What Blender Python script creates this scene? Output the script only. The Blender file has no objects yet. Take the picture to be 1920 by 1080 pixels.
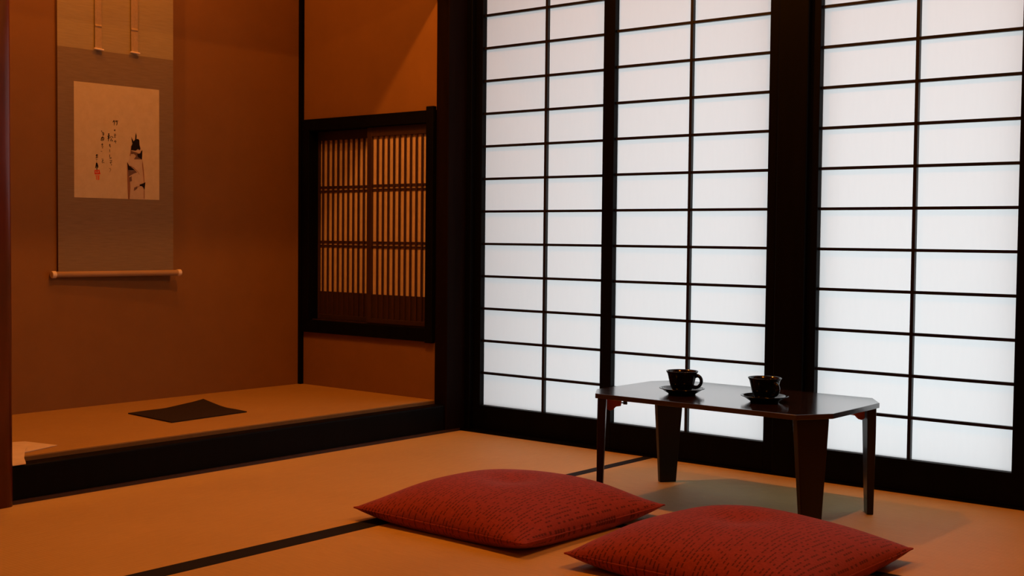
import bpy, bmesh, math, random
from mathutils import Matrix, Vector

random.seed(4)
SC = bpy.context.scene
COL = SC.collection

# ------------------------------------------------------------------ camera
S = 0.125                                   # metres per shoji row
ZF = -0.7957
cyaw, cpitch, croll = -0.6925, -0.0406, 0.0100
fw = Vector((math.sin(cyaw) * math.cos(cpitch), math.cos(cyaw) * math.cos(cpitch), math.sin(cpitch)))
rt0 = Vector((math.cos(cyaw), -math.sin(cyaw), 0))
up0 = rt0.cross(fw)
rt = rt0 * math.cos(croll) + up0 * math.sin(croll)
up = up0 * math.cos(croll) - rt0 * math.sin(croll)
cam = bpy.data.cameras.new('camera')
camo = bpy.data.objects.new('camera', cam)
COL.objects.link(camo)
camo.matrix_world = Matrix(((rt.x, up.x, -fw.x, 3.1813), (rt.y, up.y, -fw.y, -3.6555),
                            (rt.z, up.z, -fw.z, 0.7518), (0, 0, 0, 1)))
cam.sensor_width = 36
cam.lens = 2348.49 / 1920 * 36
cam.clip_start = 0.02
SC.camera = camo

# ------------------------------------------------------------------ world (overcast daylight outside the paper screens)
w = bpy.data.worlds.new('daylight')
SC.world = w
w.use_nodes = True
w.node_tree.nodes['Background'].inputs[0].default_value = (0.915, 0.995, 1.03, 1)
w.node_tree.nodes['Background'].inputs[1].default_value = 1.40

# ------------------------------------------------------------------ exposure
SC.view_settings.view_transform = 'Standard'
SC.view_settings.look = 'None'
SC.view_settings.exposure = 0.0
SC.view_settings.gamma = 1.0
SC.view_settings.use_curve_mapping = False
SC.cycles.max_bounces = 10
SC.cycles.diffuse_bounces = 6
SC.cycles.sample_clamp_indirect = 4.0

# ------------------------------------------------------------------ lamps (recessed downlights in the ceilings, plus one added floor fill)
WARM = (1.0, 0.305, 0.036)


def lamp(name, loc, watts, radius=0.025, spot=None):
    l = bpy.data.lights.new(name, 'SPOT' if spot else 'POINT')
    l.energy = watts
    l.color = WARM
    l.shadow_soft_size = radius
    if spot:
        l.spot_size = math.radians(spot)
        l.spot_blend = 0.6
    o = bpy.data.objects.new(name, l)
    o.location = loc
    COL.objects.link(o)
    return o


lamp('room_downlight_or_fill', (0.42, -1.15, 2.30), 49, 0.03)
lamp('room_downlight_or_fill', (2.27, -1.15, 2.30), 50, 0.03)
lamp('room_downlight_or_fill', (0.42, -3.00, 2.30), 8, 0.03)  # added fill to brighten the front floor, no known fixture
lamp('alcove_downlight', (-0.20, -1.00, 2.30), 20, 0.02)
lamp('alcove_downlight', (-0.58, -1.50, 2.30), 18, 0.02)


# ------------------------------------------------------------------ material helpers
def mat(name):
    m = bpy.data.materials.new(name)
    m.use_nodes = True
    nt = m.node_tree
    return m, nt, nt.nodes['Principled BSDF']


def N(nt, typ, **kw):
    n = nt.nodes.new(typ)
    for k, v in kw.items():
        setattr(n, k, v)
    return n


def L(nt, a, b):
    nt.links.new(a, b)


def ramp(nt, fac, stops):
    r = N(nt, 'ShaderNodeValToRGB')
    els = r.color_ramp.elements
    while len(els) < len(stops):
        els.new(0.5)
    for e, (p, c) in zip(els, stops):
        e.position = p
        e.color = (*c, 1)
    L(nt, fac, r.inputs[0])
    return r.outputs[0]


def coords(nt, scale=(1, 1, 1), kind='Object'):
    tc = N(nt, 'ShaderNodeTexCoord')
    mp = N(nt, 'ShaderNodeMapping')
    mp.inputs['Scale'].default_value = scale
    L(nt, tc.outputs[kind], mp.inputs[0])
    return mp.outputs[0]


def noise(nt, vec, scale, detail=4, rough=0.6):
    n = N(nt, 'ShaderNodeTexNoise')
    n.inputs['Scale'].default_value = scale
    n.inputs['Detail'].default_value = detail
    n.inputs['Roughness'].default_value = rough
    L(nt, vec, n.inputs['Vector'])
    return n.outputs[0]


def bump(nt, b, h, strength, dist):
    n = N(nt, 'ShaderNodeBump')
    n.inputs['Strength'].default_value = strength
    n.inputs['Distance'].default_value = dist
    L(nt, h, n.inputs['Height'])
    L(nt, n.outputs[0], b.inputs['Normal'])


def wood(name, c0, c1, rough=0.4, grain=(40, 40, 2), spec=0.5):
    m, nt, b = mat(name)
    v = coords(nt, grain)
    f = noise(nt, v, 1.0, 5)
    L(nt, ramp(nt, f, [(0.3, c0), (0.7, c1)]), b.inputs['Base Color'])
    b.inputs['Roughness'].default_value = rough
    b.inputs['Specular IOR Level'].default_value = spec
    bump(nt, b, f, 0.08, 0.001)
    return m


def plain(name, c, rough=0.5, spec=0.5, metal=0):
    m, nt, b = mat(name)
    v = coords(nt)
    f = noise(nt, v, 30, 3)
    L(nt, ramp(nt, f, [(0.3, tuple(x * 0.92 for x in c)), (0.7, tuple(min(1, x * 1.06) for x in c))]), b.inputs['Base Color'])
    b.inputs['Roughness'].default_value = rough
    b.inputs['Specular IOR Level'].default_value = spec
    b.inputs['Metallic'].default_value = metal
    return m


def plaster(name, c):
    m, nt, b = mat(name)
    v = coords(nt)
    f = noise(nt, v, 7, 6)
    g = noise(nt, v, 420, 3)
    L(nt, ramp(nt, f, [(0.25, tuple(x * 0.93 for x in c)), (0.75, tuple(x * 1.05 for x in c))]), b.inputs['Base Color'])
    b.inputs['Roughness'].default_value = 0.95
    b.inputs['Specular IOR Level'].default_value = 0.1
    bump(nt, b, g, 0.25, 0.001)
    return m


def tatami(name, along, c0=(0.52, 0.355, 0.128), c1=(0.62, 0.43, 0.160)):
    m, nt, b = mat(name)
    sc = (700, 60, 1) if along == 'x' else (60, 700, 1)
    v = coords(nt, sc)
    f = noise(nt, v, 0.25, 2)
    big = noise(nt, coords(nt), 3.0, 5)
    mx = N(nt, 'ShaderNodeMix', data_type='FLOAT')
    mx.inputs[0].default_value = 0.45
    L(nt, f, mx.inputs[2])
    L(nt, big, mx.inputs[3])
    L(nt, ramp(nt, mx.outputs[0], [(0.3, c0), (0.7, c1)]), b.inputs['Base Color'])
    wv = N(nt, 'ShaderNodeTexWave', wave_type='BANDS', bands_direction='Y' if along == 'x' else 'X')
    wv.inputs['Scale'].default_value = 28
    wv.inputs['Distortion'].default_value = 0.4
    L(nt, coords(nt), wv.inputs[0])
    b.inputs['Roughness'].default_value = 0.62
    b.inputs['Specular IOR Level'].default_value = 0.25
    bump(nt, b, wv.outputs['Fac'], 0.18, 0.001)
    return m


M_black = wood('black_lacquered_wood', (0.0016, 0.0016, 0.0018), (0.003, 0.003, 0.003), 0.5, (30, 30, 3), 0.07)
M_cpost = wood('brown_black_post', (0.0055, 0.0028, 0.002), (0.009, 0.0045, 0.003), 0.6, (30, 30, 3), 0.04)
M_lath = wood('black_lattice_wood', (0.004, 0.0032, 0.003), (0.007, 0.006, 0.0055), 0.45, (60, 60, 3), 0.3)
M_brown = wood('dark_brown_lattice_wood', (0.022, 0.009, 0.006), (0.038, 0.016, 0.010), 0.5, (60, 60, 3))
M_slat = wood('brown_slat_wood', (0.026, 0.0085, 0.006), (0.044, 0.015, 0.009), 0.55, (80, 80, 3))
M_post = wood('reddish_polished_post', (0.055, 0.012, 0.008), (0.15, 0.030, 0.014), 0.3, (16, 16, 2.2))
M_table = wood('dark_walnut_tabletop', (0.015, 0.0065, 0.005), (0.024, 0.010, 0.0075), 0.14, (3, 60, 60), 0.9)
M_table.node_tree.nodes['Principled BSDF'].inputs['Coat Weight'].default_value = 0.5
M_table.node_tree.nodes['Principled BSDF'].inputs['Coat Roughness'].default_value = 0.14
M_leg = wood('dark_walnut_leg', (0.0042, 0.0024, 0.0024), (0.007, 0.004, 0.0036), 0.35, (50, 50, 4), 0.35)
M_bracket = plain('orange_plastic_bracket', (0.50, 0.13, 0.03), 0.5, 0.3)
M_knob = plain('black_plastic', (0.01, 0.01, 0.01), 0.4)
M_wall = plaster('amber_sand_plaster', (0.225, 0.119, 0.046))
M_wallroom = plaster('ochre_plaster', (0.30, 0.20, 0.10))
M_wallout = plaster('grey_plaster', (0.16, 0.16, 0.155))
M_ceil = wood('cedar_ceiling', (0.14, 0.085, 0.048), (0.20, 0.125, 0.07), 0.6, (2, 30, 30))
M_tat_x = tatami('rush_matting', 'x')
M_tat_y = tatami('rush_matting_turned', 'y')
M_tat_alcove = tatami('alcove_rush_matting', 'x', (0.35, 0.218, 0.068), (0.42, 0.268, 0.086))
M_border = plain('dark_cloth_border', (0.014, 0.013, 0.015), 0.85, 0.15)
M_matedge = plain('straw_mat_edge', (0.20, 0.12, 0.05), 0.9, 0.1)
M_ceramic = plain('black_glazed_ceramic', (0.003, 0.003, 0.003), 0.12, 0.4)
M_ivory = plain('ivory_knob', (0.72, 0.62, 0.5), 0.4)
M_pale = plain('pale_paper_sheet', (0.70, 0.60, 0.46), 0.8, 0.2)
M_ink = plain('black_ink', (0.012, 0.009, 0.008), 0.8, 0.1)
M_ink_mid = plain('diluted_ink', (0.15, 0.095, 0.07), 0.8, 0.1)
M_ink_light = plain('pale_wash', (0.50, 0.41, 0.27), 0.8, 0.1)
M_sepia = plain('sepia_wash', (0.26, 0.13, 0.07), 0.8, 0.1)
M_seal = plain('vermilion_seal', (0.62, 0.05, 0.02), 0.8, 0.1)
M_sealpale = plain('vermilion_seal_faint', (0.66, 0.17, 0.07), 0.8, 0.1)

# paper of the shoji: lit from outside, glows by transmission
M_paper, nt, b = mat('translucent_shoji_paper')
out = nt.nodes['Material Output']
nt.nodes.remove(b)
tr = N(nt, 'ShaderNodeBsdfTranslucent')
di = N(nt, 'ShaderNodeBsdfDiffuse')
mx = N(nt, 'ShaderNodeMixShader')
fib = noise(nt, coords(nt, (90, 1, 12)), 1.0, 4)
L(nt, ramp(nt, fib, [(0.2, (0.925, 0.94, 0.945)), (0.8, (0.955, 0.968, 0.97))]), tr.inputs[0])
di.inputs[0].default_value = (0.80, 0.80, 0.80, 1)
mx.inputs[0].default_value = 0.30
L(nt, tr.outputs[0], mx.inputs[1])
L(nt, di.outputs[0], mx.inputs[2])
L(nt, mx.outputs[0], out.inputs[0])

# paper behind the alcove lattice
M_lpaper = plain('lattice_backing_paper', (0.60, 0.48, 0.44), 0.9, 0.1)


def weave(name, c, c2, sy, sz, strength=0.5):
    m, nt, b = mat(name)
    v = coords(nt, (1, sy, sz))
    f = noise(nt, v, 1.0, 3)
    L(nt, ramp(nt, f, [(0.3, c), (0.7, c2)]), b.inputs['Base Color'])
    b.inputs['Roughness'].default_value = 0.85
    b.inputs['Specular IOR Level'].default_value = 0.15
    bump(nt, b, f, strength, 0.0006)
    return m


M_mount = weave('grey_scroll_silk', (0.185, 0.142, 0.092), (0.228, 0.174, 0.113), 14, 260)
M_mounttop = weave('tan_scroll_silk', (0.295, 0.25, 0.14), (0.345, 0.295, 0.168), 14, 200)
M_spaper = weave('aged_picture_paper', (0.52, 0.45, 0.27), (0.58, 0.51, 0.32), 30, 30, 0.1)
M_strip = weave('scroll_strip_silk', (0.32, 0.25, 0.15), (0.38, 0.30, 0.19), 90, 90)
M_roller = weave('roller_silk', (0.31, 0.21, 0.12), (0.36, 0.25, 0.15), 6, 6, 0.1)

# dark cloth on the alcove floor
M_cloth = weave('black_cloth', (0.020, 0.014, 0.012), (0.032, 0.022, 0.016), 220, 1, 0.3)

# red cushion fabric with rows of dark dashes
M_cush, nt, b = mat('red_dashed_cushion_fabric')
tc = N(nt, 'ShaderNodeTexCoord')
sp = N(nt, 'ShaderNodeSeparateXYZ')
L(nt, tc.outputs['Object'], sp.inputs[0])


def mth(op, a, b2=None):
    n = N(nt, 'ShaderNodeMath', operation=op)
    for i, q in enumerate((a, b2)):
        if q is None:
            continue
        if isinstance(q, (int, float)):
            n.inputs[i].default_value = q
        else:
            L(nt, q, n.inputs[i])
    return n.outputs[0]


row = mth('MULTIPLY', sp.outputs['X'], 92)
rid = mth('FLOOR', row)
rfr = mth('FRACT', row)
wn = N(nt, 'ShaderNodeTexWhiteNoise', noise_dimensions='1D')
L(nt, rid, wn.inputs['W'])
colx = mth('ADD', mth('MULTIPLY', sp.outputs['Y'], 95), mth('MULTIPLY', wn.outputs[0], 7))
cid = mth('FLOOR', colx)
cfr = mth('FRACT', colx)
cmb = N(nt, 'ShaderNodeCombineXYZ')
L(nt, rid, cmb.inputs[0])
L(nt, cid, cmb.inputs[1])
wn2 = N(nt, 'ShaderNodeTexWhiteNoise', noise_dimensions='2D')
L(nt, cmb.outputs[0], wn2.inputs['Vector'])
dash = mth('MULTIPLY', mth('MULTIPLY', mth('LESS_THAN', rfr, 0.34), mth('GREATER_THAN', wn2.outputs[0], 0.42)), mth('LESS_THAN', cfr, 0.8))
mixc = N(nt, 'ShaderNodeMix', data_type='RGBA')
fz = noise(nt, tc.outputs['Object'], 160, 3)
L(nt, dash, mixc.inputs[0])
L(nt, ramp(nt, fz, [(0.3, (0.250, 0.031, 0.028)), (0.7, (0.330, 0.044, 0.038))]), mixc.inputs[6])
mixc.inputs[7].default_value = (0.115, 0.013, 0.013, 1)
L(nt, mixc.outputs[2], b.inputs['Base Color'])
b.inputs['Roughness'].default_value = 0.85
b.inputs['Specular IOR Level'].default_value = 0.2
b.inputs['Sheen Weight'].default_value = 0.25
b.inputs['Sheen Tint'].default_value = (1, 0.5, 0.45, 1)
bump(nt, b, mth('SUBTRACT', fz, mth('MULTIPLY', dash, 1.2)), 0.45, 0.0015)


# ------------------------------------------------------------------ mesh helpers
def obj(name, bm, m, parent=None, smooth=False, bevel=0.0, seg=2):
    me = bpy.data.meshes.new(name)
    bmesh.ops.recalc_face_normals(bm, faces=bm.faces)
    bm.to_mesh(me)
    bm.free()
    o = bpy.data.objects.new(name, me)
    COL.objects.link(o)
    me.materials.append(m)
    if smooth:
        for p in me.polygons:
            p.use_smooth = True
    if bevel:
        md = o.modifiers.new('bevel', 'BEVEL')
        md.width = bevel
        md.segments = seg
        md.limit_method = 'ANGLE'
    if parent:
        o.parent = parent
    return o


def tag(o, label, cat, group=None):
    o['label'] = label
    o['category'] = cat
    if group:
        o['group'] = group
    return o


def thing(name, label, cat, loc=(0, 0, 0), rz=0, group=None):
    o = bpy.data.objects.new(name, None)
    o.empty_display_size = 0.05
    COL.objects.link(o)
    o.location = loc
    o.rotation_euler = (0, 0, rz)
    return tag(o, label, cat, group)


def struct(o):
    o['kind'] = 'structure'
    return o


def box(bm, x0, x1, y0, y1, z0, z1):
    v = [bm.verts.new((x, y, z)) for z in (z0, z1) for y in (y0, y1) for x in (x0, x1)]
    for f in ((0, 1, 3, 2), (4, 6, 7, 5), (0, 4, 5, 1), (2, 3, 7, 6), (0, 2, 6, 4), (1, 5, 7, 3)):
        bm.faces.new([v[i] for i in f])


def B(*boxes):
    bm = bmesh.new()
    for q in boxes:
        box(bm, *q)
    return bm


def lathe(bm, prof, seg=48, wav=None):
    rings = []
    for r, z in prof:
        if r < 1e-6:
            rings.append([bm.verts.new((0, 0, z))])
        else:
            rings.append([bm.verts.new((r * math.cos(2 * math.pi * i / seg), r * math.sin(2 * math.pi * i / seg), z)) for i in range(seg)])
    for a, c in zip(rings, rings[1:]):
        for i in range(seg):
            j = (i + 1) % seg
            if len(a) == 1 and len(c) == 1:
                continue
            if len(a) == 1:
                bm.faces.new((a[0], c[i], c[j]))
            elif len(c) == 1:
                bm.faces.new((a[i], a[j], c[0]))
            else:
                bm.faces.new((a[i], a[j], c[j], c[i]))


def tube(bm, pts, radii, seg=14, squash=1.0):
    rings = []
    n = len(pts)
    for i, p in enumerate(pts):
        p = Vector(p)
        t = (Vector(pts[min(i + 1, n - 1)]) - Vector(pts[max(i - 1, 0)])).normalized()
        ref = Vector((0, 1, 0)) if abs(t.y) < 0.9 else Vector((1, 0, 0))
        a = t.cross(ref).normalized()
        c = t.cross(a).normalized()
        r = radii[i] if isinstance(radii, (list, tuple)) else radii
        rings.append([bm.verts.new(p + a * r * math.cos(2 * math.pi * k / seg) + c * r * squash * math.sin(2 * math.pi * k / seg)) for k in range(seg)])
    for a, c in zip(rings, rings[1:]):
        for k in range(seg):
            bm.faces.new((a[k], a[(k + 1) % seg], c[(k + 1) % seg], c[k]))
    bm.faces.new(rings[0])
    bm.faces.new(rings[-1])


# ================================================================== ROOM SHELL
XB, YW, XT, XK = -0.905, -0.134, -0.068, -0.124
ZC = 2.42
struct(obj('floor', B((-0.95, 4.6, -5.2, -0.056, -0.12, -0.058)), M_tat_x))
struct(obj('ceiling', B((-1.05, 4.7, -5.3, 0.12, ZC, ZC + 0.08)), M_ceil))
# alcove walls
struct(obj('wall_left', B((XB - 0.1, XB, -2.1, YW, -0.1, ZC)), M_wall))
struct(obj('wall_alcove_side', B((XB, XK, YW, YW + 0.03, 0.02, 0.3433), (XB, XK, YW, YW + 0.03, 1.236, ZC)), M_wall))
struct(obj('wall_alcove_end', B((XB, XT, -2.10, -2.01, -0.1, ZC)), M_wall))
struct(obj('wall_added_behind_lattice', B((XB - 0.1, -0.09, -0.035, 0.12, -0.1, ZC)), M_wallroom))  # unseen backing, added to block sky light behind the lattice
struct(obj('wall_over_alcove', B((XK - 0.004, XT - 0.004, -1.98, YW, 1.80, ZC)), M_wall))
struct(obj('wall_beside_alcove', B((-0.17, XT, -5.3, -2.10, -0.1, ZC)), M_wallroom))
struct(obj('wall_front', B((-0.17, 4.7, -5.3, -5.2, -0.12, ZC)), M_wallroom))
struct(obj('wall_right', B((4.6, 4.7, -5.2, 0.12, -0.12, ZC)), M_wallroom))
struct(obj('wall_over_screens', B((-0.06, 2.063, -0.03, 0.10, 1.955, ZC)), M_wallroom))
struct(obj('wall_back', B((2.16, 4.6, -0.04, 0.10, -0.12, ZC)), M_wallroom))

# timber trims
struct(obj('trim_lintel', B((-0.134, -0.070, -1.93, YW, 1.71, 1.80)), M_black, bevel=0.002))
struct(obj('trim_corner_post', B((XK, -0.060, YW - 0.002, 0.06, -0.06, ZC)), M_cpost, bevel=0.004))
struct(obj('trim_alcove_corner_lath', B((XB, XB + 0.017, YW - 0.017, YW, 0.12, ZC)), M_black))
struct(obj('trim_alcove_step', B((XK, XT, -1.93, YW - 0.002, -0.06, 0.106)), M_black, bevel=0.006, seg=3))
struct(obj('trim_alcove_strip', B((XT, XT + 0.011, -1.93, -0.06, -0.06, 0.010)), M_brown))
struct(obj('trim_screen_sill', B((-0.060, 2.16, -0.056, 0.06, -0.06, 0.006)), M_black))
struct(obj('trim_screen_head', B((-0.060, 2.16, -0.060, 0.06, 1.90, 1.955)), M_black))
struct(obj('trim_screen_jamb', B((-0.060, -0.033, -0.035, 0.06, 0.006, 1.90)), M_black, bevel=0.002))
struct(obj('trim_middle_post', B((1.2815, 1.384, -0.060, 0.06, 0.006, 1.90)), M_black, bevel=0.004))
struct(obj('trim_right_post', B((2.063, 2.16, -0.060, 0.06, -0.06, ZC)), M_black, bevel=0.004))

# round-cornered alcove post
bm = bmesh.new()
pc = (-0.094, -1.952)
prof = []
for k in range(32):
    a = 2 * math.pi * k / 32
    c, s_ = math.cos(a), math.sin(a)
    n_ = 5.0
    prof.append((pc[0] + 0.056 * math.copysign(abs(c) ** (2 / n_), c), pc[1] + 0.056 * math.copysign(abs(s_) ** (2 / n_), s_)))
lo = [bm.verts.new((x, y, -0.06)) for x, y in prof]
hi = [bm.verts.new((x, y, ZC)) for x, y in prof]
for k in range(32):
    bm.faces.new((lo[k], lo[(k + 1) % 32], hi[(k + 1) % 32], hi[k]))
bm.faces.new(lo)
bm.faces.new(hi)
struct(obj('trim_alcove_post', bm, M_post, smooth=True))

# outside: unseen eave and end wall, added to shade the screens from above and from the left
struct(obj('wall_added_shade', B((-0.14, -0.05, 0.12, 1.0, -0.3, 2.6)), M_wallout))
struct(obj('ceiling_added_shade', B((-0.14, 4.7, 0.12, 0.95, 1.93, 1.99)), M_ceil))


# ================================================================== TATAMI
def mat_thing(label, x0, x1, y0, y1, along, borders, z=0.0, th=0.055):
    t = thing('tatami_mat', label, 'mat', ((x0 + x1) / 2, (y0 + y1) / 2, z - th), group=None)
    hx, hy = (x1 - x0) / 2, (y1 - y0) / 2
    obj('rush_surface', B((-hx, hx, -hy, hy, 0, th)), M_tat_x if along == 'x' else M_tat_y, t)
    for side, wd in borders:
        e = 0.0009
        if side == 'x1':
            q = (hx - wd, hx, -hy, hy, th - 0.01, th + e)
        elif side == 'x0':
            q = (-hx, -hx + wd, -hy, hy, th - 0.01, th + e)
        elif side == 'y0':
            q = (-hx, hx, -hy, -hy + wd, th - 0.01, th + e)
        else:
            q = (-hx, hx, hy - wd, hy, th - 0.01, th + e)
        obj('cloth_border', B(q), M_border, t)
    return t


mat_thing('tatami mat lying lengthwise along the black alcove step', -0.057, 0.833, -2.45, -0.057, 'x', [('x1', 0.038)])
mat_thing('tatami mat under the low table, along the paper screens', 0.833, 2.66, -0.988, -0.057, 'y', [('y0', 0.038)])
mat_thing('tatami mat in the foreground under both red cushions', 0.833, 2.66, -2.10, -0.988, 'y', [('x0', 0.028)])

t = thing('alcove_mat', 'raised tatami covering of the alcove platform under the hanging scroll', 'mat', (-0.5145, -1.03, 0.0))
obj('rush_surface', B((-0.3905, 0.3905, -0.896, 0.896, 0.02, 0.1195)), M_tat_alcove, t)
obj('edge_binding', B((0.3905, 0.3925, -0.896, 0.896, 0.03, 0.1165)), M_matedge, t)

# ================================================================== SHOJI SCREENS
ROW = 0.125
Z0 = 0.0995


def shoji(label, xl, xr, xm, yref, sl, sr, cut_l=0.0, cut_r=0.0):
    """xl..xr = paper opening, xm = centre muntin, sl / sr = stile widths"""
    cx = (xl + xr) / 2
    t = thing('shoji_screen', label, 'sliding screen', (cx, yref, 0.006), 0)
    z = lambda v: v - 0.006
    yf, yb = -0.011, 0.020
    top = Z0 + 14 * ROW
    obj('stile', B((xl - sl - cx, xl - cx, yf, yb, 0, z(1.90))), M_black, t, bevel=0.0015)
    obj('stile', B((xr - cx, xr + sr - cx, yf, yb, 0, z(1.90))), M_black, t, bevel=0.0015)
    obj('bottom_rail', B((xl - cx, xr - cx, yf + 0.001, yb, 0, z(Z0))), M_black, t, bevel=0.0015)
    obj('top_rail', B((xl - cx, xr - cx, yf + 0.001, yb, z(top), z(1.90))), M_black, t, bevel=0.0015)
    bm = bmesh.new()
    for k in range(1, 14):
        zz = z(Z0 + k * ROW)
        box(bm, xl - cx, xr - cx, 0.0, 0.013, zz - 0.0045, zz + 0.0045)
    obj('horizontal_muntins', bm, M_lath, t)
    obj('vertical_muntin', B((xm - cx - 0.0052, xm - cx + 0.0052, -0.001, 0.0132, z(Z0), z(top))), M_lath, t)
    bm = bmesh.new()
    v = [bm.verts.new(p) for p in ((xl - cx - 0.004, 0.0136, z(Z0) - 0.004), (xr - cx + 0.004, 0.0136, z(Z0) - 0.004),
                                   (xr - cx + 0.004, 0.0136, z(top) + 0.004), (xl - cx - 0.004, 0.0136, z(top) + 0.004))]
    bm.faces.new(v)
    obj('paper', bm, M_paper, t)
    return t


shoji('shoji paper screen furthest left, beside the dark corner post', 0.0, 0.5694, 0.3030, 0.0, 0.033, 0.034)
shoji('shoji paper screen in the middle, directly behind the left cup', 0.6405, 1.2425, 0.9455, -0.0325, 0.038, 0.036)
shoji('shoji paper screen furthest right, beyond the right end of the table', 1.4171, 2.0256, 1.7217, -0.0325, 0.033, 0.036)

# ================================================================== ALCOVE LATTICE WINDOW
wf = bpy.data.objects.new('window_1', None)
COL.objects.link(wf)
wf.location = (-0.515, YW, 0.3433)
struct(wf)
wx, wz = -0.515, 0.3433
fy0, fy1 = -0.014, 0.075


def wbox(x0, x1, y0, y1, z0, z1):
    return (x0 - wx, x1 - wx, y0, y1, z0 - wz, z1 - wz)


obj('window_frame', B(wbox(XB + 0.018, XK, fy0, fy1, 1.188, 1.236), wbox(XB + 0.018, XK, fy0, fy1, wz, 0.395),
                      wbox(XB + 0.018, -0.845, fy0 + 0.001, fy1, 0.395, 1.188)), M_black, wf, bevel=0.002)
obj('window_side_post', B(wbox(-0.163, XK - 0.001, fy0 - 0.004, fy1, wz - 0.004, 1.250)), M_black, wf, bevel=0.002)
obj('window_sliding_track', B(wbox(-0.845, -0.163, 0.010, 0.014, 0.395, 0.399), wbox(-0.845, -0.163, 0.040, 0.044, 0.395, 0.399)), M_brown, wf)


def lattice(label, x0, x1, y, stile_l, stile_r, nsl, xs0, pitch):
    cx = (x0 + x1) / 2
    zb, zt = 0.3995, 1.187
    t = thing('lattice_screen', label, 'lattice screen', (cx, y, zb), 0)
    z = lambda v: v - zb
    obj('frame', B((x0 - cx, x0 + stile_l - cx, 0, 0.024, 0, z(zt)), (x1 - stile_r - cx, x1 - cx, 0, 0.024, 0, z(zt)),
                   (x0 + stile_l - cx, x1 - stile_r - cx, 0.001, 0.024, z(1.150), z(zt)), (x0 + stile_l - cx, x1 - stile_r - cx, 0.001, 0.024, 0, z(0.418))), M_brown, t, bevel=0.001)
    bm = bmesh.new()
    for k in range(nsl):
        xc = xs0 + pitch * k
        box(bm, xc - 0.0040 - cx, xc + 0.0040 - cx, 0.003, 0.008, z(0.418), z(1.150))
    obj('slats', bm, M_slat, t)
    for zz in (0.945, 0.716):
        for d in (-0.0085, 0.0085):
            obj('cross_rail', B((x0 + stile_l - cx, x1 - stile_r - cx, 0.008, 0.0112, z(zz + d) - 0.0045, z(zz + d) + 0.0045)), M_brown, t)
    obj('kick_board', B((x0 + stile_l - cx, x1 - stile_r - cx, 0.0085, 0.0112, z(0.418), z(0.515))), M_brown, t)
    obj('backing_paper', B((x0 + stile_l - cx, x1 - stile_r - cx, 0.0115, 0.0125, z(0.41), z(1.155))), M_lpaper, t)
    return t


lattice('right lattice screen in alcove window, nearer the corner post', -0.512, -0.164, YW + 0.006, 0.026, 0.010, 9, -0.4560, 0.0309)
lattice('left lattice screen in alcove window, set back beside the plaster corner', -0.853, -0.505, YW + 0.040, 0.014, 0.014, 11, -0.8190, 0.0309)

# ================================================================== HANGING SCROLL
sc_t = thing('hanging_scroll', 'hanging scroll with ink painting of a bamboo shoot on the plaster wall', 'hanging scroll', (-0.884, -1.0315, 0.600), -0.05)
sc_t.scale = (1, 0.953, 1)
# local frame: x out of the wall, y along it, z up from the roller
YL, YR = -0.2445, 0.2445
ZB = 1.410 - 0.6
ZT = 1.98 - 0.6


def sheet(y0, y1, z0, z1, x0, x1):
    return (x0, x1, y0, y1, z0, z1)


obj('mounting', B(sheet(YL, YR, 0.0, ZB, -0.001, 0.001)), M_mount, sc_t)
obj('upper_mounting', B(sheet(YL, YR, ZB, ZT, -0.001, 0.0012)), M_mounttop, sc_t)
bm = bmesh.new()
tube(bm, [(0.006, -0.258, 0.003), (0.006, 0.258, 0.003)], 0.0105, 20)
obj('roller', bm, M_roller, sc_t, smooth=False)
for sgn in (-1, 1):
    bm = bmesh.new()
    tube(bm, [(0.006, sgn * 0.258, 0.003), (0.006, sgn * 0.259, 0.003), (0.006, sgn * 0.273, 0.003), (0.006, sgn * 0.2745, 0.003)], [0.0115, 0.0128, 0.0128, 0.0115], 20)
    o = obj('roller_knob', bm, M_ivory, sc_t)
    o['label'] = 'ivory coloured roller knob'
bm = bmesh.new()
tube(bm, [(0.002, YL, ZT), (0.002, YR, ZT)], 0.008, 12)
obj('top_rod', bm, M_roller, sc_t)
bm = bmesh.new()
tube(bm, [(0.002, -0.10, ZT + 0.006), (-0.010, 0.0, ZT + 0.10), (0.002, 0.10, ZT + 0.006)], 0.002, 8)
obj('hanging_cord', bm, M_strip, sc_t)
# two narrow hanging strips with folded ends
for yc, zb, hw in ((-0.083, 1.414 - 0.6, 0.0135), (0.0695, 1.418 - 0.6, 0.0145)):
    bm = bmesh.new()
    xs = 0.007
    path = [(xs - 0.004, ZT), (xs, ZT - 0.05), (xs, zb + 0.090), (xs + 0.003, zb + 0.083), (xs, zb + 0.078), (xs + 0.001, zb + 0.01), (xs + 0.004, zb)]
    fr = [(bm.verts.new((x, yc - hw, z)), bm.verts.new((x, yc + hw, z))) for x, z in path]
    bk = [(bm.verts.new((x - 0.0012, yc - hw, z)), bm.verts.new((x - 0.0012, yc + hw, z))) for x, z in path]
    for a, c in zip(fr, fr[1:]):
        bm.faces.new((a[0], a[1], c[1], c[0]))
    for a, c in zip(bk, bk[1:]):
        bm.faces.new((a[0], c[0], c[1], a[1]))
    for i in range(len(fr) - 1):
        bm.faces.new((fr[i][0], fr[i + 1][0], bk[i + 1][0], bk[i][0]))
        bm.faces.new((fr[i][1], bk[i][1], bk[i + 1][1], fr[i + 1][1]))
    bm.faces.new((fr[-1][0], fr[-1][1], bk[-1][1], bk[-1][0]))
    st = obj('hanging_strip', bm, M_strip, sc_t)
    bm = bmesh.new()
    tube(bm, [(xs + 0.004, yc - hw - 0.006, zb + 0.001), (xs + 0.004, yc + hw + 0.006, zb - 0.001)], 0.0035, 8)
    obj('strip_tassel', bm, M_ivory, st)

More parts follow.
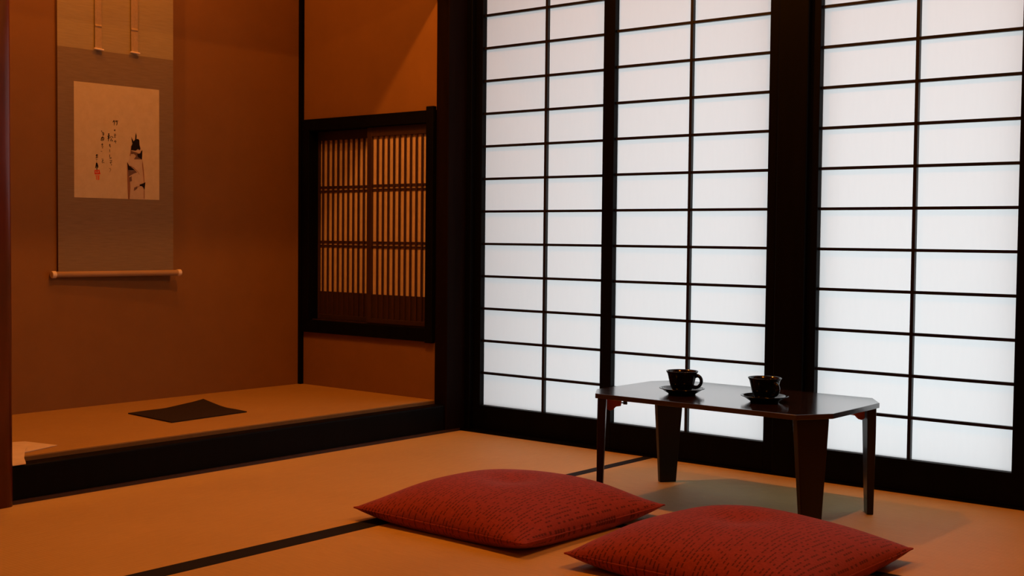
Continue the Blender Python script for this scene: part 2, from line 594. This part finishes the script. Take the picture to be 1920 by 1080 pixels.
# picture sheet
PY0, PY1, PZ0, PZ1 = -0.180, 0.181, 0.2785, 0.692
pic = obj('picture', B(sheet(PY0, PY1, PZ0, PZ1, 0.0008, 0.0016)), M_spaper, sc_t)


def pp(u, v):
    """crop coordinates of the sheet -> local y, z"""
    px_, py_ = 160 + u / 6.354, 210 + v / 6.354
    s_ = (px_ - 135) / 164.0
    top = 153 + s_ * 15
    bot = 371 + s_ * 3
    f = (bot - py_) / (bot - top)
    return PY0 + s_ * (PY1 - PY0), PZ0 + f * (PZ1 - PZ0)


def poly(bm, pts, x):
    bm.faces.new([bm.verts.new((x, *pp(u, v))) for u, v in pts])


def stroke(bm, pts, w0, w1, x):
    """tapered brush stroke along a polyline in crop coordinates"""
    q = [Vector((u, v, 0)) for u, v in pts]
    Lf, Rt = [], []
    n = len(q)
    for i in range(n):
        d = (q[min(i + 1, n - 1)] - q[max(i - 1, 0)]).normalized()
        nn = Vector((-d.y, d.x, 0))
        ww = (w0 + (w1 - w0) * i / (n - 1)) / 2
        Lf.append(bm.verts.new((x, *pp(*(q[i] + nn * ww).xy))))
        Rt.append(bm.verts.new((x, *pp(*(q[i] - nn * ww).xy))))
    for i in range(n - 1):
        bm.faces.new((Lf[i], Lf[i + 1], Rt[i + 1], Rt[i]))


X1 = 0.0018
bm = bmesh.new()
S_ = [
    # first column, opening with the character for bamboo
    ([(318, 98), (308, 112), (298, 124)], 6, 3), ([(308, 112), (328, 106)], 5, 4), ([(318, 112), (320, 138), (317, 160)], 6, 3),
    ([(343, 98), (338, 112), (330, 122)], 6, 3), ([(338, 112), (366, 104)], 5, 5), ([(352, 110), (353, 140), (347, 158), (342, 152)], 6, 3),
    ([(322, 208), (318, 222), (326, 226), (334, 214), (328, 206), (322, 224)], 4, 3),
    ([(316, 262), (336, 262), (326, 274), (328, 290), (320, 296)], 4, 3), ([(314, 280), (344, 276)], 4, 3),
    ([(318, 302), (338, 298)], 4, 3), ([(316, 352), (340, 342), (346, 352), (334, 358)], 4, 3), ([(326, 338), (334, 368), (340, 376)], 4, 2),
    # second column, opening with the character for pine
    ([(236, 290), (266, 284)], 6, 5), ([(252, 254), (252, 300), (246, 350)], 8, 4), ([(250, 296), (240, 322)], 7, 3), ([(254, 298), (264, 314)], 6, 3),
    ([(280, 288), (272, 310)], 5, 3), ([(288, 288), (306, 308)], 4, 5), ([(286, 314), (272, 346), (294, 342)], 5, 4), ([(292, 332), (300, 352)], 5, 3),
    ([(262, 380), (264, 412), (272, 420), (278, 408)], 4, 3), ([(256, 392), (274, 388)], 4, 3), ([(256, 404), (276, 400)], 3, 3),
    ([(262, 446), (264, 480)], 4, 3), ([(262, 506), (262, 540), (272, 548), (284, 540)], 4, 3), ([(258, 556), (286, 550)], 3, 3),
    ([(262, 580), (292, 574), (278, 592), (272, 612), (286, 622), (280, 640)], 4, 3), ([(262, 604), (296, 596)], 4, 2),
    ([(256, 676), (270, 672), (276, 684), (262, 716)], 3, 2),
    # third column
    ([(164, 224), (170, 236)], 6, 4), ([(168, 244), (190, 248), (192, 268), (180, 284)], 5, 6), ([(172, 262), (192, 262)], 5, 4),
    ([(164, 306), (188, 300), (194, 318), (186, 344)], 6, 5), ([(166, 308), (160, 340), (172, 346), (178, 318)], 6, 4), ([(176, 294), (180, 334)], 6, 4),
    ([(160, 392), (188, 386)], 4, 3), ([(172, 374), (174, 404)], 5, 4), ([(164, 412), (186, 406), (176, 424)], 4, 3), ([(170, 426), (184, 434)], 4, 2),
    ([(156, 468), (174, 474)], 4, 2),
    ([(164, 562), (184, 560), (172, 582)], 4, 3), ([(186, 576), (168, 596), (172, 608), (192, 600), (196, 612)], 4, 3),
    # signature above the seal
    ([(98, 512), (120, 508)], 5, 4), ([(94, 524), (124, 520)], 5, 4), ([(108, 506), (106, 548)], 6, 4), ([(94, 546), (124, 538)], 5, 4),
    ([(96, 566), (118, 562)], 4, 3), ([(100, 584), (112, 588)], 4, 3),
    ([(106, 604), (98, 640), (92, 672)], 8, 5), ([(106, 606), (118, 636), (122, 664)], 6, 6), ([(98, 630), (116, 628)], 6, 6), ([(96, 648), (120, 644)], 7, 6), ([(102, 664), (116, 660)], 8, 6), ([(108, 610), (108, 712)], 7, 5),
]
for pts, a, c in S_:
    stroke(bm, pts, a * 1.8, c * 1.65, X1)
obj('calligraphy', bm, M_ink, pic)
# red seals
bm = bmesh.new()
for q in ([(80, 694), (140, 690), (140, 702), (80, 706)], [(80, 706), (92, 706), (92, 742), (80, 742)], [(128, 702), (142, 702), (144, 740), (130, 740)],
          [(84, 730), (148, 726), (150, 742), (84, 746)], [(98, 712), (122, 710), (122, 722), (98, 724)]):
    poly(bm, q, X1 + 0.0003)
obj('seal', bm, M_seal, pic)
bm = bmesh.new()
for q in ([(88, 756), (142, 754), (142, 764), (88, 766)], [(96, 766), (108, 766), (108, 812), (96, 810)], [(116, 764), (138, 764), (138, 808), (116, 816)]):
    poly(bm, q, X1 + 0.0003)
obj('lower_seal', bm, M_sealpale, pic)
# bamboo shoot: pale body, sepia edges, ink sheath tips
bm = bmesh.new()
poly(bm, [(482, 600), (500, 560), (514, 500), (524, 440), (540, 370), (570, 330), (600, 322), (628, 340), (640, 400), (660, 460), (664, 560), (672, 640), (684, 740), (690, 850), (694, 1030), (486, 1036), (484, 800)], X1)
shoot = obj('bamboo_shoot_painting', bm, M_ink_light, pic)
bm = bmesh.new()
poly(bm, [(474, 590), (484, 620), (488, 760), (492, 900), (504, 1040), (486, 1044), (480, 900), (476, 740)], X1 + 0.0003)
obj('sepia_line', bm, M_sepia, shoot)
bm = bmesh.new()
poly(bm, [(664, 560), (676, 620), (688, 740), (694, 850), (686, 850), (676, 740), (664, 640)], X1 + 0.0003)
obj('sepia_line', bm, M_sepia, shoot)
bm = bmesh.new()
poly(bm, [(684, 930), (694, 930), (694, 1030), (684, 1030)], X1 + 0.0003)
obj('sepia_line', bm, M_sepia, shoot)
bm = bmesh.new()
poly(bm, [(484, 740), (510, 780), (516, 900), (506, 1036), (490, 1036), (484, 880)], X1 + 0.0002)
obj('sepia_line', bm, M_sepia, shoot)
bm = bmesh.new()
stroke(bm, [(510, 640), (560, 664), (600, 700), (630, 740)], 12, 3, X1 + 0.0004)
obj('sepia_line', bm, M_sepia, shoot)
bm = bmesh.new()
stroke(bm, [(556, 930), (590, 900), (640, 874)], 8, 5, X1 + 0.0004)
obj('sepia_line', bm, M_sepia, shoot)
bm = bmesh.new()
stroke(bm, [(512, 520), (522, 470), (526, 400)], 10, 8, X1 + 0.0004)
obj('sepia_line', bm, M_sepia, shoot)
bm = bmesh.new()
poly(bm, [(522, 460), (560, 470), (600, 480), (640, 500), (656, 560), (620, 560), (560, 560), (586, 520), (560, 496), (524, 500)], X1 + 0.0005)
obj('grey_ink_wash', bm, M_ink_mid, shoot)
bm = bmesh.new()
poly(bm, [(486, 690), (530, 700), (574, 690), (600, 716), (560, 730), (524, 750), (490, 770)], X1 + 0.0005)
obj('grey_ink_wash', bm, M_ink_mid, shoot)
bm = bmesh.new()
poly(bm, [(560, 900), (604, 880), (600, 910), (564, 936)], X1 + 0.0005)
obj('grey_ink_wash', bm, M_ink_mid, shoot)
bm = bmesh.new()
poly(bm, [(500, 780), (530, 760), (534, 820), (504, 830)], X1 + 0.00045)
obj('grey_ink_wash', bm, M_ink_mid, shoot)
bm = bmesh.new()
poly(bm, [(524, 452), (530, 400), (552, 350), (574, 326), (590, 320), (612, 316), (628, 332), (630, 390), (642, 430), (634, 452), (610, 438), (580, 458), (548, 452)], X1 + 0.0007)
obj('black_ink_tip', bm, M_ink, shoot)
bm = bmesh.new()
poly(bm, [(574, 330), (580, 270), (586, 240), (594, 280), (592, 326)], X1 + 0.0007)
obj('black_ink_tip', bm, M_ink, shoot)
bm = bmesh.new()
poly(bm, [(540, 372), (532, 330), (528, 292), (540, 318), (556, 346)], X1 + 0.0007)
obj('black_ink_tip', bm, M_ink, shoot)
bm = bmesh.new()
poly(bm, [(600, 500), (640, 486), (650, 462), (666, 448), (664, 520), (660, 566), (640, 548), (610, 534)], X1 + 0.0007)
obj('black_ink_tip', bm, M_ink, shoot)
bm = bmesh.new()
poly(bm, [(478, 596), (500, 636), (540, 664), (574, 690), (530, 694), (486, 690)], X1 + 0.0007)
obj('black_ink_tip', bm, M_ink, shoot)
bm = bmesh.new()
poly(bm, [(630, 860), (670, 848), (704, 832), (696, 900), (690, 934), (680, 900), (660, 880), (632, 878)], X1 + 0.0007)
obj('black_ink_tip', bm, M_ink, shoot)

# ================================================================== ALCOVE FLOOR THINGS
# black cloth with a lifted back corner
bm = bmesh.new()
LFB = [Vector((-0.637, -1.152)), Vector((-0.349, -1.174)), Vector((-0.371, -0.843)), Vector((-0.662, -0.815))]
n = 20
gr = []
ctr = sum(LFB, Vector((0, 0))) / 4
for i in range(n + 1):
    r_ = []
    for j in range(n + 1):
        a, c = i / n, j / n
        p = LFB[0] * (1 - a) * (1 - c) + LFB[1] * a * (1 - c) + LFB[2] * a * c + LFB[3] * (1 - a) * c
        d = max(0.0, (c - a) - 0.42) / 0.58
        z = 0.0015 + 0.016 * d ** 1.5 + 0.0008 * math.sin(5 * a + 7 * c) ** 2
        r_.append(bm.verts.new((p.x - ctr.x, p.y - ctr.y, z)))
    gr.append(r_)
for i in range(n):
    for j in range(n):
        bm.faces.new((gr[i][j], gr[i + 1][j], gr[i + 1][j + 1], gr[i][j + 1]))
under = bmesh.ops.duplicate(bm, geom=bm.verts[:] + bm.edges[:] + bm.faces[:])
lowv = [g for g in under['geom'] if isinstance(g, bmesh.types.BMVert)]
for v_ in lowv:
    v_.co.z -= 0.0028
bm.edges.ensure_lookup_table()
be = [e for e in bm.edges if e.is_boundary]
bmesh.ops.bridge_loops(bm, edges=be)
o = obj('cloth_mat', bm, M_cloth)
o.location = (ctr.x, ctr.y, 0.1215)
tag(o, 'thin black cloth mat with one lifted corner on the alcove floor', 'mat')

# pale folded sheet hanging over the platform edge
t = thing('folded_sheet', 'pale folded paper sheet draped over the alcove step beside the reddish post', 'paper', (-0.20, -1.79, 0.1195))


def quadslab(pts, th):
    bm = bmesh.new()
    lo = [bm.verts.new(p) for p in pts]
    hi = [bm.verts.new((p[0], p[1], p[2] + th)) for p in pts]
    bm.faces.new(lo[::-1])
    bm.faces.new(hi)
    k = len(pts)
    for i in range(k):
        bm.faces.new((lo[i], lo[(i + 1) % k], hi[(i + 1) % k], hi[i]))
    return bm


obj('upper_leaf', quadslab([(-0.166, 0.023, 0.001), (-0.139, 0.088, 0.001), (-0.010, 0.117, 0.001), (0.030, 0.000, 0.001), (0.030, -0.10, 0.001), (-0.170, -0.10, 0.001)], 0.002), M_pale, t)
bm = bmesh.new()
path = [(-0.012, 0.0036), (0.004, 0.0085), (0.040, 0.0075), (0.080, 0.0035), (0.100, -0.003), (0.133, -0.0085), (0.1375, -0.012)]
w0, w1 = -0.103, (0.012, 0.014, -0.012, -0.036, -0.048, -0.062, -0.064)
A = [[bm.verts.new((x, w0, z)), bm.verts.new((x, w1[i], z))] for i, (x, z) in enumerate(path)]
C2 = [[bm.verts.new((x + 0.0008, w0, z + 0.002)), bm.verts.new((x + 0.0008, w1[i], z + 0.002))] for i, (x, z) in enumerate(path)]
for i in range(len(path) - 1):
    bm.faces.new((C2[i][0], C2[i + 1][0], C2[i + 1][1], C2[i][1]))
    bm.faces.new((A[i][0], A[i][1], A[i + 1][1], A[i + 1][0]))
    bm.faces.new((A[i][1], C2[i][1], C2[i + 1][1], A[i + 1][1]))
    bm.faces.new((A[i][0], A[i + 1][0], C2[i + 1][0], C2[i][0]))
bm.faces.new((A[-1][0], A[-1][1], C2[-1][1], C2[-1][0]))
bm.faces.new((A[0][0], C2[0][0], C2[0][1], A[0][1]))
obj('hanging_leaf', bm, M_pale, t)

# ================================================================== LOW TABLE
TX, TY, TZ = 1.423, -0.557, 0.312
TW, TD, TH = 0.738, 0.461, 0.0135
C1, C2_ = 0.058, 0.088
tb = thing('low_table', 'low dark folding table with clipped corners in front of the paper screens', 'table', (TX, TY, 0.0003), 0.0)
hw, hd = TW / 2, TD / 2
out8 = [(-hw + C1, -hd), (hw - C1, -hd), (hw, -hd + C2_), (hw, hd - C2_), (hw - C1, hd), (-hw + C1, hd), (-hw, hd - C2_), (-hw, -hd + C2_)]
bm = bmesh.new()
lo = [bm.verts.new((x, y, TZ - TH)) for x, y in out8]
hi = [bm.verts.new((x, y, TZ)) for x, y in out8]
bm.faces.new(lo[::-1])
bm.faces.new(hi)
for i in range(8):
    bm.faces.new((lo[i], lo[(i + 1) % 8], hi[(i + 1) % 8], hi[i]))
obj('tabletop', bm, M_table, tb, bevel=0.0012)
for sx in (-1, 1):
    for sy in (-1, 1):
        mid = Vector((sx * (hw - C1 / 2), sy * (hd - C2_ / 2), 0))
        inn = Vector((-sx * C2_, -sy * C1, 0)).normalized()          # inward normal of the clipped corner
        tan = Vector((sx * C1, -sy * C2_, 0)).normalized()
        bm = bmesh.new()
        secs = [(0.0, 0.027, 0.0085, 0.010), (0.10, 0.033, 0.010, 0.0115), (0.22, 0.041, 0.0115, 0.013), (TZ - TH - 0.0008, 0.046, 0.012, 0.0145)]
        rings = []
        for z, hw_, ht, off in secs:
            c0 = mid + inn * (off + 0.004)
            rings.append([bm.verts.new((c0 + tan * a * hw_ + inn * b_ * ht) + Vector((0, 0, z))) for a, b_ in ((-1, -1), (1, -1), (1, 1), (-1, 1))])
        for a, c in zip(rings, rings[1:]):
            for k in range(4):
                bm.faces.new((a[k], a[(k + 1) % 4], c[(k + 1) % 4], c[k]))
        bm.faces.new(rings[0][::-1])
        bm.faces.new(rings[-1])
        leg = obj('leg', bm, M_leg, tb, bevel=0.002)
        # orange hinge bracket on the inner face
        bm = bmesh.new()
        zt = TZ - TH - 0.001
        prof2 = [(0.0315, zt), (0.0315, zt - 0.034), (0.040, zt - 0.039), (0.050, zt - 0.036), (0.058, zt - 0.027), (0.072, zt - 0.025), (0.074, zt - 0.008), (0.086, zt - 0.005), (0.086, zt)]
        sides = []
        for a in (-0.014, 0.014):
            sides.append([bm.verts.new(mid + inn * d + tan * a + Vector((0, 0, z))) for d, z in prof2])
        bm.faces.new(sides[0])
        bm.faces.new(sides[1][::-1])
        k2 = len(prof2)
        for k in range(k2):
            bm.faces.new((sides[0][k], sides[0][(k + 1) % k2], sides[1][(k + 1) % k2], sides[1][k]))
        br = obj('hinge_bracket', bm, M_bracket, tb, bevel=0.0015)
        br['label'] = 'orange plastic hinge bracket'
        if (sx, sy) == (-1, -1):
            bm = bmesh.new()
            p = mid + inn * 0.072 + Vector((0, 0, zt - 0.017))
            tube(bm, [p, p + inn * 0.006, p + inn * 0.0062, p + inn * 0.016, p + inn * 0.018], [0.002, 0.002, 0.0048, 0.0055, 0.004], 12)
            k_ = obj('latch_knob', bm, M_knob, br)
            k_['label'] = 'small black latch knob'


# ================================================================== CUPS AND SAUCERS
def cup_mesh():
    bm = bmesh.new()
    prof_ = [(0.0, 0.0035), (0.022, 0.0035), (0.024, 0.0), (0.0265, 0.0), (0.0275, 0.006), (0.032, 0.014), (0.0355, 0.026), (0.0385, 0.040), (0.0415, 0.052),
             (0.0450, 0.0575), (0.0455, 0.0590), (0.0445, 0.0597), (0.0425, 0.0585), (0.0390, 0.051), (0.0355, 0.040), (0.032, 0.026), (0.028, 0.014), (0.018, 0.008), (0.0, 0.007)]
    lathe(bm, prof_, 56)
    return bm


def handle_mesh():
    bm = bmesh.new()
    pts, rr = [], []
    for k in range(15):
        a = math.radians(118 - 236 * k / 14)
        pts.append((0.0455 + 0.0150 * math.cos(a) - 0.007 * k / 14, 0, 0.0315 + 0.0165 * math.sin(a)))
        rr.append(0.0046 if 2 < k < 12 else 0.0055)
    tube(bm, pts, rr, 12, 1.25)
    return bm


def saucer_mesh():
    bm = bmesh.new()
    prof_ = [(0.0, 0.0025), (0.033, 0.0025), (0.034, 0.0), (0.0375, 0.0), (0.040, 0.0035), (0.048, 0.008), (0.055, 0.013), (0.0610, 0.0160), (0.0640, 0.0168),
             (0.0640, 0.0182), (0.0605, 0.0182), (0.054, 0.0156), (0.046, 0.0112), (0.038, 0.0080), (0.030, 0.0072), (0.0, 0.0068)]
    lathe(bm, prof_, 64)
    return bm


first_s = first_c = first_h = None
for (sx_, sy_, hr, lab_c, lab_s) in (
        (1.298, -0.627, 0.22, 'black glazed cup on the left, in front of a paper screen', 'black saucer under the left cup on the table'),
        (1.551, -0.613, -0.42, 'black glazed cup on the right, nearer the middle of the table', 'black saucer under the right cup on the table')):
    if first_s is None:
        first_s = s_o = obj('saucer', saucer_mesh(), M_ceramic, smooth=True)
        first_c = c_o = thing('cup', '', 'cup', (0, 0, 0))
        obj('cup_body', cup_mesh(), M_ceramic, c_o, smooth=True)
        obj('handle', handle_mesh(), M_ceramic, c_o, smooth=True)
    else:
        s_o = first_s.copy()
        COL.objects.link(s_o)
        c_o = first_c.copy()
        COL.objects.link(c_o)
        for ch in list(first_c.children):
            d = ch.copy()
            COL.objects.link(d)
            d.parent = c_o
    s_o.location = (sx_, sy_, TZ)
    tag(s_o, lab_s, 'saucer', 'black saucers on the low table')
    c_o.location = (sx_, sy_, TZ + 0.0072)
    c_o.rotation_euler = (0, 0, hr)
    tag(c_o, lab_c, 'cup', 'black cups on the low table')


# ================================================================== CUSHIONS
def cushion(label, cx, cy, sx, sy, rz, seed):
    rnd = random.Random(seed)
    t = thing('floor_cushion', label, 'cushion', (cx, cy, 0.0), rz, 'red floor cushions in front of the table')
    n = 56
    ph = [rnd.uniform(0, 6.28) for _ in range(6)]

    def shape(u, v):
        bow = 0.030
        x = u * sx / 2 * (1 - bow * (1 - v * v) * abs(u) ** 3)
        y = v * sy / 2 * (1 - bow * (1 - u * u) * abs(v) ** 3)
        e = (1 - abs(u) ** 2.4) * (1 - abs(v) ** 2.4)
        e = max(e, 0) ** 0.55
        r2 = u * u + v * v
        tuft = 0.014 * math.exp(-r2 / 0.05)
        wr = 0.0016 * math.sin(9 * u + ph[0]) * math.sin(7 * v + ph[1]) * (1 - e) + 0.002 * math.sin(4 * u + 3 * v + ph[2])
        corner = (abs(u) * abs(v)) ** 3
        seam = 0.031 + 0.003 * corner
        top = seam + 0.083 * e - tuft * e + wr * min(1, 4 * e)
        bot = seam - 0.030 * min(1, 2.6 * e) ** 0.8
        return x, y, seam, top, max(bot, 0.0012)

    bm = bmesh.new()
    T, Bt = {}, {}
    for i in range(n + 1):
        for j in range(n + 1):
            u = math.sin((i / n - 0.5) * math.pi)
            v = math.sin((j / n - 0.5) * math.pi)
            x, y, s_, tp, bt = shape(u, v)
            T[i, j] = bm.verts.new((x, y, tp))
            Bt[i, j] = T[i, j] if i in (0, n) or j in (0, n) else bm.verts.new((x, y, bt))
    for i in range(n):
        for j in range(n):
            bm.faces.new((T[i, j], T[i + 1, j], T[i + 1, j + 1], T[i, j + 1]))
            bm.faces.new((Bt[i, j], Bt[i, j + 1], Bt[i + 1, j + 1], Bt[i + 1, j]))
    obj('cover', bm, M_cush, t, smooth=True)
    # seam piping round the edge
    bm = bmesh.new()
    pts = []
    for k in range(120):
        q = k / 30
        sgm, f = int(q), q - int(q)
        f = math.sin((f - 0.5) * math.pi)
        u, v = ((f, -1), (1, f), (-f, 1), (-1, -f))[sgm]
        x, y, s_, tp, bt = shape(u, v)
        pts.append((x, y, s_))
    pts.append(pts[0])
    tube(bm, pts, 0.0022, 6)
    obj('seam', bm, M_cush, t, smooth=True)
    return t


cushion('red dashed floor cushion on the left, further from the camera', 1.065, -1.100, 0.585, 0.592, -0.015, 1)
cushion('red dashed floor cushion on the right, cut by the bottom edge', 1.765, -1.112, 0.575, 0.585, -0.01, 2)
